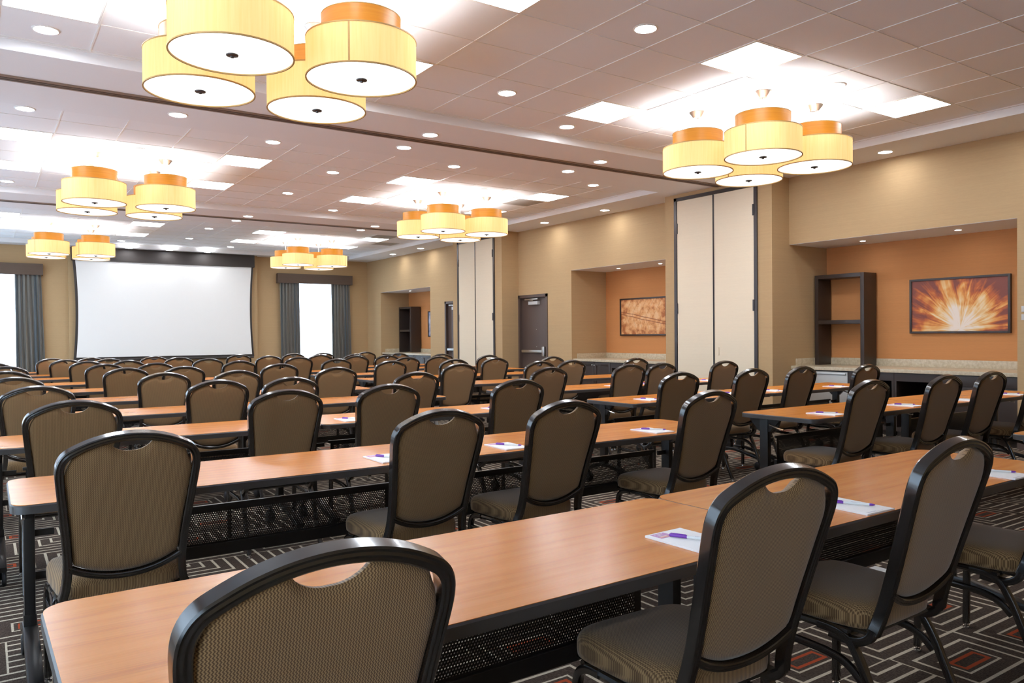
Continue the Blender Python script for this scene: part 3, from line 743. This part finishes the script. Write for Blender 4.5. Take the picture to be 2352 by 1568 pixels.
# ------------------------------------------------------------------ tables
def rounded_top(L, Wd, r, z0, z1):
    return MB().prism(rrect(L / 2, Wd / 2, r, 6), z0, z1)
def make_table(L=1.83, Wd=.62):
    r = thing('training_table', '', 'table')
    m = rounded_top(L - .008, Wd - .008, .058, TH - .010, TH)
    m.obj('tabletop', M['wood'], r)
    m = MB(); o = rrect(L / 2, Wd / 2, .062, 6)
    prof = [(0.0, TH - .032), (0.0, TH - .006), (-.004, TH - .0012), (-.014, TH - .0012), (-.014, TH - .032)]
    rows = []
    for d, z in prof: rows.append([(x * (1 + d / (L / 2)), y * (1 + d / (Wd / 2)), z) for x, y in o])
    m.grid(rows, closed_u=True, closed_v=True)
    m.box((-L / 2 + .03, -Wd / 2 + .03, TH - .030), (L / 2 - .03, Wd / 2 - .03, TH - .011))
    m.obj('edge_band', M['edge'], r)
    px_ = L / 2 - .085; yp = .145
    MB().box((-.70, yp - .0015, .345), (.70, yp + .0015, .566)).obj('modesty_panel', M['perf'], r)
    MB().box((-.715, yp - .012, .343), (.715, yp + .012, .395), .003).box((-.715, yp - .009, .550), (.715, yp + .009, .568), .003).obj('panel_rail', M['black_metal'], r)
    for sg in (-1, 1):
        x = 0
        m = MB().box((x - .019, yp - .034, .17), (x + .019, yp + .034, .705), .006)
        m.prism([(yp - .125, .703), (yp + .125, .703), (yp + .125, .690), (yp + .045, .610), (yp - .045, .610), (yp - .125, .690)], x - .014, x + .014, 'x')
        m.box((x - .022, yp - .038, .17), (x + .022, yp + .038, .235), .006)
        a_, b_ = sorted((x - sg * .016, x - sg * .085))
        m.box((a_, yp - .008, .36), (b_, yp + .008, .39)).box((a_, yp - .006, .53), (b_, yp + .006, .556))
        lg = m.obj('leg', M['black_metal'], r, 35, (sg * px_, 0, 0))
        y0 = yp - .06
        path = [(x, y0 - .36, .098), (x, y0 - .33, .112), (x, y0 - .20, .140), (x, y0 - .02, .175), (x, y0 + .10, .175), (x, y0 + .20, .140), (x, y0 + .30, .112), (x, y0 + .33, .098)]
        MB().sweep(path, [(a, b) for a, b in rrect(.026, .016, .007, 2)]).obj('foot', M['black_metal'], lg)
        for y in (y0 - .30, y0 + .27):
            c = MB()
            for dx in (-.014, .014):
                rows = []
                for rr, w_ in ((.001, dx - .011), (.034, dx - .011), (.042, dx - .006), (.042, dx + .006), (.034, dx + .011), (.001, dx + .011)):
                    rows.append([(x + w_, y + rr * math.cos(2 * PI * k / 16), .042 + rr * math.sin(2 * PI * k / 16)) for k in range(16)])
                c.grid(rows, closed_u=True)
            c.tube([(x, y, .042), (x, y, .115)], .010, 8); c.tube([(x - .02, y, .042), (x + .02, y, .042)], .008, 8)
            c.obj('caster', M['rubber'], lg)
        MB().tube([(x + sg * .02, yp - .05, .665), (x + sg * .024, yp - .13, .64), (x + sg * .024, yp - .17, .635)], .006, 6).obj('release_lever', M['chrome'], lg)
    return r
ROWN = ORD
NY = [1.323, 3.105, 4.79, 6.27, 7.74, 9.32, 10.90, 12.48, 13.74, 14.98]
NYR = [1.36, 3.05, 4.63, 6.18, 7.66, 9.22, 10.62, 12.08, 13.34, 14.72]
LX = [.095, .07, -.02, -.08, -.14, -.20, -.22, -.26, -.34, -.45]
RX = [4.70, 4.49, 4.36, 4.30, 4.22, 4.12, 4.02, 3.93, 3.84, 3.72]
LROT = [.0135, -.003, 0, .008, 0, 0, 0, 0, 0, 0]
CH = [  # row, column (0-3 window-side block, 4-7 recess-side block), x, y of the apex at .985 m
 (0,0,.43,1.10),(0,1,1.572,1.131),(0,2,2.392,1.119),(0,3,3.367,1.117),
 (1,0,.41,2.87),(1,1,1.612,2.871),(1,2,2.309,2.885),(1,3,3.332,2.885),(1,4,4.88,2.87),(1,5,5.82,2.84),(1,6,6.59,2.88),(1,7,7.52,2.88),
 (2,0,.38,4.49),(2,1,1.50,4.55),(2,2,2.20,4.62),(2,3,3.16,4.50),(2,4,4.75,4.56),(2,5,5.67,4.50),(2,6,6.39,4.52),(2,7,7.19,4.27),
 (3,0,.30,6.03),(3,1,1.44,5.94),(3,2,1.99,5.94),(3,3,3.14,6.04),(3,4,4.57,6.14),(3,5,5.63,6.05),(3,6,6.11,6.01),(3,7,7.10,5.96),
 (4,0,.21,7.53),(4,1,1.36,7.57),(4,2,1.99,7.48),(4,3,3.05,7.73),(4,4,4.52,7.81),(4,5,5.62,7.73),(4,6,5.98,7.50),(4,7,6.96,7.36),
 (5,0,.18,8.98),(5,1,1.28,9.22),(5,2,1.83,9.06),(5,3,2.88,9.01),(5,4,4.36,9.12),(5,5,5.24,8.99),(5,6,6.01,9.19),(5,7,6.72,8.76),
 (6,0,.22,10.55),(6,1,1.25,10.72),(6,2,1.80,10.53),(6,3,2.87,10.71),(6,4,4.17,10.49),(6,5,5.27,10.48),(6,6,5.75,10.36),(6,7,6.64,10.31),
 (7,0,.12,12.2),(7,1,1.20,12.22),(7,2,1.72,12.21),(7,3,2.78,12.07),(7,4,4.14,12.00),(7,5,5.05,11.86),(7,6,5.59,11.82),(7,7,6.47,11.54),
 (8,1,1.03,13.27),(8,2,1.64,13.58),(8,3,2.62,13.33),(8,4,4.01,13.14),(8,5,4.85,12.96),(8,6,5.50,12.98),(8,7,6.36,12.99),
 (9,1,.92,14.40),(9,2,1.48,14.41),(9,3,2.40,14.08),(9,4,3.87,14.47),(9,5,4.88,14.45),(9,6,5.45,14.41),(9,7,6.44,14.66)]
def rowmean(k, blk):
    v = [q[3] for q in CH if q[0] == k and (q[1] < 4) == blk]; return sum(v) / len(v)
CH = [(k, c, x * (rowmean(k, c < 4) / y) ** .75, y * (rowmean(k, c < 4) / y) ** .75) if k >= 4 else (k, c, x, y) for k, c, x, y in CH]
tab0 = make_table()
first = True
TBL = []
for k in range(10):
    for side in (0, 1):
        for h in (0, 1):
            W_ = 1.83 if side == 0 else 1.80
            x0 = (LX if side == 0 else RX)[k]; yn = (NY if side == 0 else NYR)[k]
            rot = LROT[k] if side == 0 else 0
            cx, cy = x0 + W_ * (h + .5), yn + .31
            if side == 0 and k == 0: cy = 1.323 + .319
            px0 = x0 + W_
            cxr = px0 + (cx - px0) * math.cos(rot); cyr = cy + (cx - px0) * math.sin(rot)
            lab = 'wood-top folding table, %s row from the camera, %s block, %s half' % (ROWN[k], ('window-side', 'recess-side')[side], ('window-side', 'recess-side')[h])
            if first:
                o = tab0; o.location = (cxr, cyr, 0); o.rotation_euler = (0, 0, rot); o['label'] = lab; o['group'] = 'classroom tables'; first = False
            else:
                o = dup(tab0, (cxr, cyr, 0), rot, lab, skip=() if k < 5 else ('release_lever', 'caster'))
            sc = W_ / 1.83 - .0005
            o.scale = (sc, 1, 1)
            for lg in o.children:
                if not lg.name.startswith('leg'): continue
                sg = 1 if lg.location.x > 0 else -1
                best = None
                for ins in (.085, .10, .07, .115, .055, .13, .15, .17, .045):
                    lx = sg * (W_ / 2 - ins) * math.cos(rot) + cxr
                    gap = min([min(abs(lx - q[2] - .214), abs(lx - q[2] + .214)) for q in CH if q[0] == k and abs(q[2] - lx) < .6] or [1])
                    if best is None or gap > best[0] + .004: best = (gap, ins)
                    if gap > .052: break
                lg.location.x = sg * (W_ / 2 - best[1]) / sc; lg.scale.x = 1 / sc

# ------------------------------------------------------------------ chairs
TILT = .282
def bk(z): return -TILT * (z - .45)
def make_chair():
    r = thing('banquet_chair', '', 'chair')
    # frame centre line on the leaning back plane
    half = [(.200, .40), (.187, .45), (.182, .52), (.186, .60), (.198, .72), (.209, .82), (.2125, .865), (.208, .897), (.193, .921), (.165, .938), (.118, .958), (.062, .972), (0, .977)]
    pts = [(u, z) for u, z in half]
    full = [(-u, z) for u, z in pts] + [(u, z) for u, z in reversed(pts[:-1])]
    path = [(u, bk(z) + .012, z) for u, z in full]
    path = [tuple(v) for v in spline(path, 4)]
    nrm = Vector((0, 1, TILT)).normalized()
    prof = [(-.0135, -.016), (-.0135, .013), (-.0105, .017), (.0105, .017), (.0135, .013), (.0135, -.016), (.010, -.019), (.005, -.0175), (0, -.0195), (-.005, -.0175), (-.010, -.019)]
    m = MB(); m.sweep(path, prof, n=nrm)
    # lower rail of the back, a hanging arc
    arc = []
    for i in range(17):
        u = -.180 + .360 * i / 16; z = .476 + .053 * (abs(u) / .18) ** 2.2
        arc.append((u, bk(z) + .012, z))
    m.sweep(arc, [(a * .8, b) for a, b in prof], n=nrm)
    m.obj('back_frame', M['chair_metal'], r)
    # posts run down and curl forward under the seat
    m = MB()
    for sg in (-1, 1):
        p = spline([(sg * .200, bk(.41) + .012, .41), (sg * .204, .034, .385), (sg * .206, .066, .366), (sg * .207, .115, .364), (sg * .207, .16, .368)], 5)
        m.sweep(p, rrect(.0135, .0135, .005, 2))
        m.tube([(sg * .205, .10, .384), (sg * .205, .36, .384)], .0125, 8)
    m.box((-.195, .04, .388), (.195, .42, .397)).tube([(-.205, .38, .384), (.205, .38, .384)], .011, 8).tube([(-.205, .11, .372), (.205, .11, .372)], .011, 8)
    m.obj('seat_frame', M['chair_metal'], r)
    for sg in (-1, 1):
        f = MB(); f.sweep(spline([(sg * .206, .30, .384), (sg * .207, .355, .380), (sg * .209, .388, .355), (sg * .211, .398, .30), (sg * .212, .400, .15), (sg * .212, .402, .020)], 5), rrect(.0130, .0130, .006, 2))
        f = f.obj('leg', M['chair_metal'], r)
        MB().lathe([(.008, .022), (.008, .012), (.014, .010), (.015, .000), (.002, .0)], 12, (sg * .212, .402)).obj('glide', M['chrome'], f)
        f = MB(); f.sweep(spline([(sg * .207, .20, .384), (sg * .208, .135, .380), (sg * .210, .095, .362), (sg * .212, .068, .325), (sg * .214, .040, .27), (sg * .216, -.010, .15), (sg * .218, -.075, .020)], 5), rrect(.0130, .0130, .006, 2))
        f = f.obj('leg', M['chair_metal'], r)
        MB().lathe([(.008, .022), (.008, .012), (.014, .010), (.015, .000), (.002, .0)], 12, (sg * .218, -.076)).obj('glide', M['chrome'], f)
        s_ = MB(); s_.sweep(spline([(sg * .211, .399, .315), (sg * .211, .30, .312), (sg * .211, .16, .305), (sg * .213, .095, .285), (sg * .214, .050, .245)], 5), rrect(.0075, .0125, .004, 2))
        s_.obj('stretcher', M['chair_metal'], r)
    # back pad with hand grip scoop
    def interp(tab, v):
        if v <= tab[0][0]: return tab[0][1]
        for (a, fa), (b, fb) in zip(tab, tab[1:]):
            if v <= b: return fa + (fb - fa) * (v - a) / (b - a)
        return tab[-1][1]
    Wt = [(.50, .160), (.53, .170), (.60, .174), (.72, .186), (.82, .197), (.865, .2005), (.90, .194), (.925, .180), (.96, .163)]
    crown = [(0, .9635), (.062, .9585), (.118, .9445), (.165, .925), (.190, .910), (.21, .89)]
    def ztop(u):
        u = abs(u); z = interp(crown, u)
        if u < .068: z -= .040 * (1 - (u / .068) ** 2) ** .75
        return z
    def zbot(u): return .488 + .050 * (abs(u) / .17) ** 2.2
    nu, nv = 34, 26
    def face(sgn, off, hgt):
        rows = []
        for j in range(nv + 1):
            tt = j / nv; z0 = .51 + .43 * tt; row = []
            for i in range(nu + 1):
                q = -1 + 2 * i / nu
                q = math.copysign(abs(q) ** .9, q)
                u = q * interp(Wt, z0)
                z = zbot(u) + (ztop(u) - zbot(u)) * tt
                e = (1 - abs(q) ** 9) * (1 - abs(2 * tt - 1) ** 11)
                yy = bk(z) + .012 + off + sgn * hgt * max(e, 0) ** .55
                row.append((u, yy, z))
            rows.append(row)
        return rows
    m = MB()
    A = face(-1, -.004, .0135); B = face(1, .006, .026)
    RA = m.grid(A); RB = m.grid(B)
    for a, b in ((RA[0], RB[0]), (RA[-1], RB[-1]), ([q[0] for q in RA], [q[0] for q in RB]), ([q[-1] for q in RA], [q[-1] for q in RB])):
        for i in range(len(a) - 1):
            try: m.bm.faces.new((a[i], a[i + 1], b[i + 1], b[i]))
            except ValueError: pass
    m.obj('back_pad', M['fab_back'], r, 50)
    # seat cushion
    def ring(inset, z, dz=0):
        out = []
        n_ = 48
        for i in range(n_):
            a = 2 * PI * i / n_; ca, sa = math.cos(a), math.sin(a)
            e = .36
            X = math.copysign(abs(ca) ** e, ca); Y = math.copysign(abs(sa) ** e, sa)
            cy = .235; hy = .205 - inset; y = cy + hy * Y
            hx = (.198 + .026 * (y / .44)) - inset
            out.append((hx * X, y, z - dz * (Y > .5) * 0))
        return out
    m = MB()
    R = m.grid([ring(.012, .394), ring(.002, .402), ring(.0, .418), ring(.0, .440), ring(.004, .455), ring(.013, .467), ring(.030, .474), ring(.065, .479), ring(.11, .482), ring(.16, .483)], closed_u=True)
    m.cap(list(reversed(R[0]))); m.cap(R[-1])
    m.obj('seat', M['fab_seat'], r, 60)
    return r
ch0 = make_chair(); used = False
CROT = {(0,0): .035, (1,0): .02, (1,1): .03, (1,2): .05, (1,3): .04, (0,2): .02}
SEAT = ['aisle seat', 'second from the aisle', 'third from the aisle', 'fourth from the aisle']
for k, c, x, y in CH:
    n = 3 - c if c < 4 else c - 4
    lab = 'brown banquet chair, %s row from the camera, %s block, %s' % (ORD[k], 'window-side' if c < 4 else 'recess-side', SEAT[n])
    rz = CROT.get((k, c), random.uniform(-.03, .03))
    ynr = (NY[k] if c < 4 else NYR[k]) + (LROT[k] * (x - LX[k] - 1.83) if c < 4 else 0)
    yy = min(y + .155, ynr - .032)
    if k > 0: yy = max(yy, (NY if c < 4 else NYR)[k - 1] + .62 + .21)
    if not used:
        o = ch0; o.location = (x, yy, 0); o.rotation_euler = (0, 0, rz); o['label'] = lab; o['group'] = 'banquet chairs at the tables'; used = True
    else: o = dup(ch0, (x, yy, 0), rz, lab, skip=() if k < 5 else ('glide',))

# ------------------------------------------------------------------ notepads and pens
def make_pad():
    r = thing('notepad', '', 'notepad')
    MB().box((-.072, -.112, 0), (.072, .112, .006), .001).obj('paper_block', M['paper'], r)
    pr_ = MB().box((-.060, .060, .006), (-.008, .104, .0064)).obj('printed_patch', M['patch'], r)
    q = MB()
    for i, (a, b) in enumerate(((-.052, -.022), (-.050, -.030), (-.054, -.018))):
        q.box((a, .094 - i * .010, .0064), (b, .0965 - i * .010, .0067))
    q.obj('patch_lettering', M['paper'], pr_)
    MB().box((-.056, .064, .0064), (-.026, .074, .0067)).obj('patch_emblem', M['patch2'], pr_)
    q = MB().box((-.058, -.100, .006), (-.010, -.098, .0063)).box((-.058, -.105, .006), (.020, -.1035, .0063))
    q.obj('footer_line', M['ink'], r)
    return r
def make_pen():
    r = thing('ballpoint_pen', '', 'pen')
    L = .145
    def lath_x(mb, prof):
        rows = [[(x, rr * math.cos(2 * PI * i / 10), .0048 + rr * math.sin(2 * PI * i / 10)) for i in range(10)] for x, rr in prof]
        R = mb.grid(rows, closed_u=True); mb.cap(list(reversed(R[0]))); mb.cap(R[-1]); return mb
    lath_x(MB(), [(.050, .0042), (.128, .0042)]).obj('barrel', M['white_plastic'], r)
    cp = lath_x(MB(), [(0, .0030), (.003, .0048), (.050, .0048)]).obj('cap', M['purple'], r)
    MB().box((.004, -.0012, .0092), (.046, .0012, .0108), .0004).box((.004, -.0012, .0085), (.010, .0012, .0100)).obj('clip', M['purple'], cp)
    lath_x(MB(), [(.128, .0043), (.138, .0036), (.145, .0012)]).obj('tip', M['purple'], r)
    q = MB().box((.072, -.0014, .0088), (.110, .0014, .0091)).obj('barrel_print', M['ink'], r)
    return r
PAD = {(0,1): (1.593, 1.457), (0,2): (2.328, 1.457), (0,3): (3.315, 1.452), (1,1): (1.535, 3.27), (1,2): (2.195, 3.255), (1,3): (3.225, 3.262), (1,4): (4.84, 3.20), (1,5): (5.85, 3.20), (1,6): (6.67, 3.165), (1,7): (7.57, 3.18),
       (2,1): (1.50, 4.98), (2,2): (2.05, 4.95), (2,3): (3.25, 4.97), (2,4): (4.735, 4.84), (2,5): (5.80, 4.82), (2,6): (6.365, 4.80), (2,7): (7.36, 4.75)}
for k, c, x, y in CH:
    if 3 <= k <= 7 and (k, c) not in PAD:
        yn = NY[k] if c < 4 else NYR[k]
        PAD[(k, c)] = (x + (.09 if c >= 4 else .03), yn + .16)
pad0 = pen0 = None
SKIP = set()
for (k, c), (x, y) in PAD.items():
    if (k, c) in SKIP: continue
    n = 3 - c if c < 4 else c - 4
    place = '%s row from the camera, %s block, %s' % (ORD[k], 'window-side' if c < 4 else 'recess-side', SEAT[n])
    rz = random.uniform(-.05, .03)
    if pad0 is None:
        pad0 = make_pad(); pad0.location = (x, y, TH); pad0.rotation_euler = (0, 0, rz); pad0['group'] = 'white notepads on the tables'; pad0['label'] = 'white notepad, ' + place
        pen0 = make_pen(); pen0['group'] = 'pens on the notepads'; pen = pen0; pen['label'] = 'white and purple pen, ' + place
    else:
        dup(pad0, (x, y, TH), rz, 'white notepad, ' + place)
        pen = dup(pen0, (0, 0, 0), 0, 'white and purple pen, ' + place)
    a = math.radians(-58 + random.uniform(-9, 9))
    pen.location = (x - .028, y + .062, TH + .0068); pen.rotation_euler = (0, 0, a)

# ------------------------------------------------------------------ daylight, camera, view
wd = D.worlds.new('daylight'); SC.world = wd; wd.use_nodes = True
bg = wd.node_tree.nodes['Background']; bg.inputs[0].default_value = (0.68, 0.83, 1.0, 1); bg.inputs[1].default_value = 7.0

cam = D.cameras.new('camera'); co = D.objects.new('camera', cam); COL.objects.link(co); SC.camera = co
f_px, yaw, pitch, roll = 1774.0163, 0.6007, -0.0083, 0.0079
cam.sensor_width = 36; cam.lens = f_px / 2352 * 36; cam.clip_start = .02
F = Vector((math.sin(yaw) * math.cos(pitch), math.cos(yaw) * math.cos(pitch), math.sin(pitch)))
R0 = Vector((math.cos(yaw), -math.sin(yaw), 0)); U0 = R0.cross(F)
Rr = R0 * math.cos(roll) - U0 * math.sin(roll); Ur = R0 * math.sin(roll) + U0 * math.cos(roll)
co.matrix_world = Matrix(((Rr.x, Ur.x, -F.x, 0), (Rr.y, Ur.y, -F.y, 0), (Rr.z, Ur.z, -F.z, 1.305), (0, 0, 0, 1)))
SC.view_settings.view_transform = 'Standard'; SC.view_settings.look = 'None'
SC.view_settings.exposure = 0.15; SC.view_settings.gamma = 1.0
cy = SC.cycles
cy.use_denoising = True
cy.max_bounces = 8; cy.diffuse_bounces = 5; cy.glossy_bounces = 4; cy.transparent_max_bounces = 24; cy.transmission_bounces = 4
cy.caustics_reflective = False; cy.caustics_refractive = False; cy.sample_clamp_indirect = 6.0
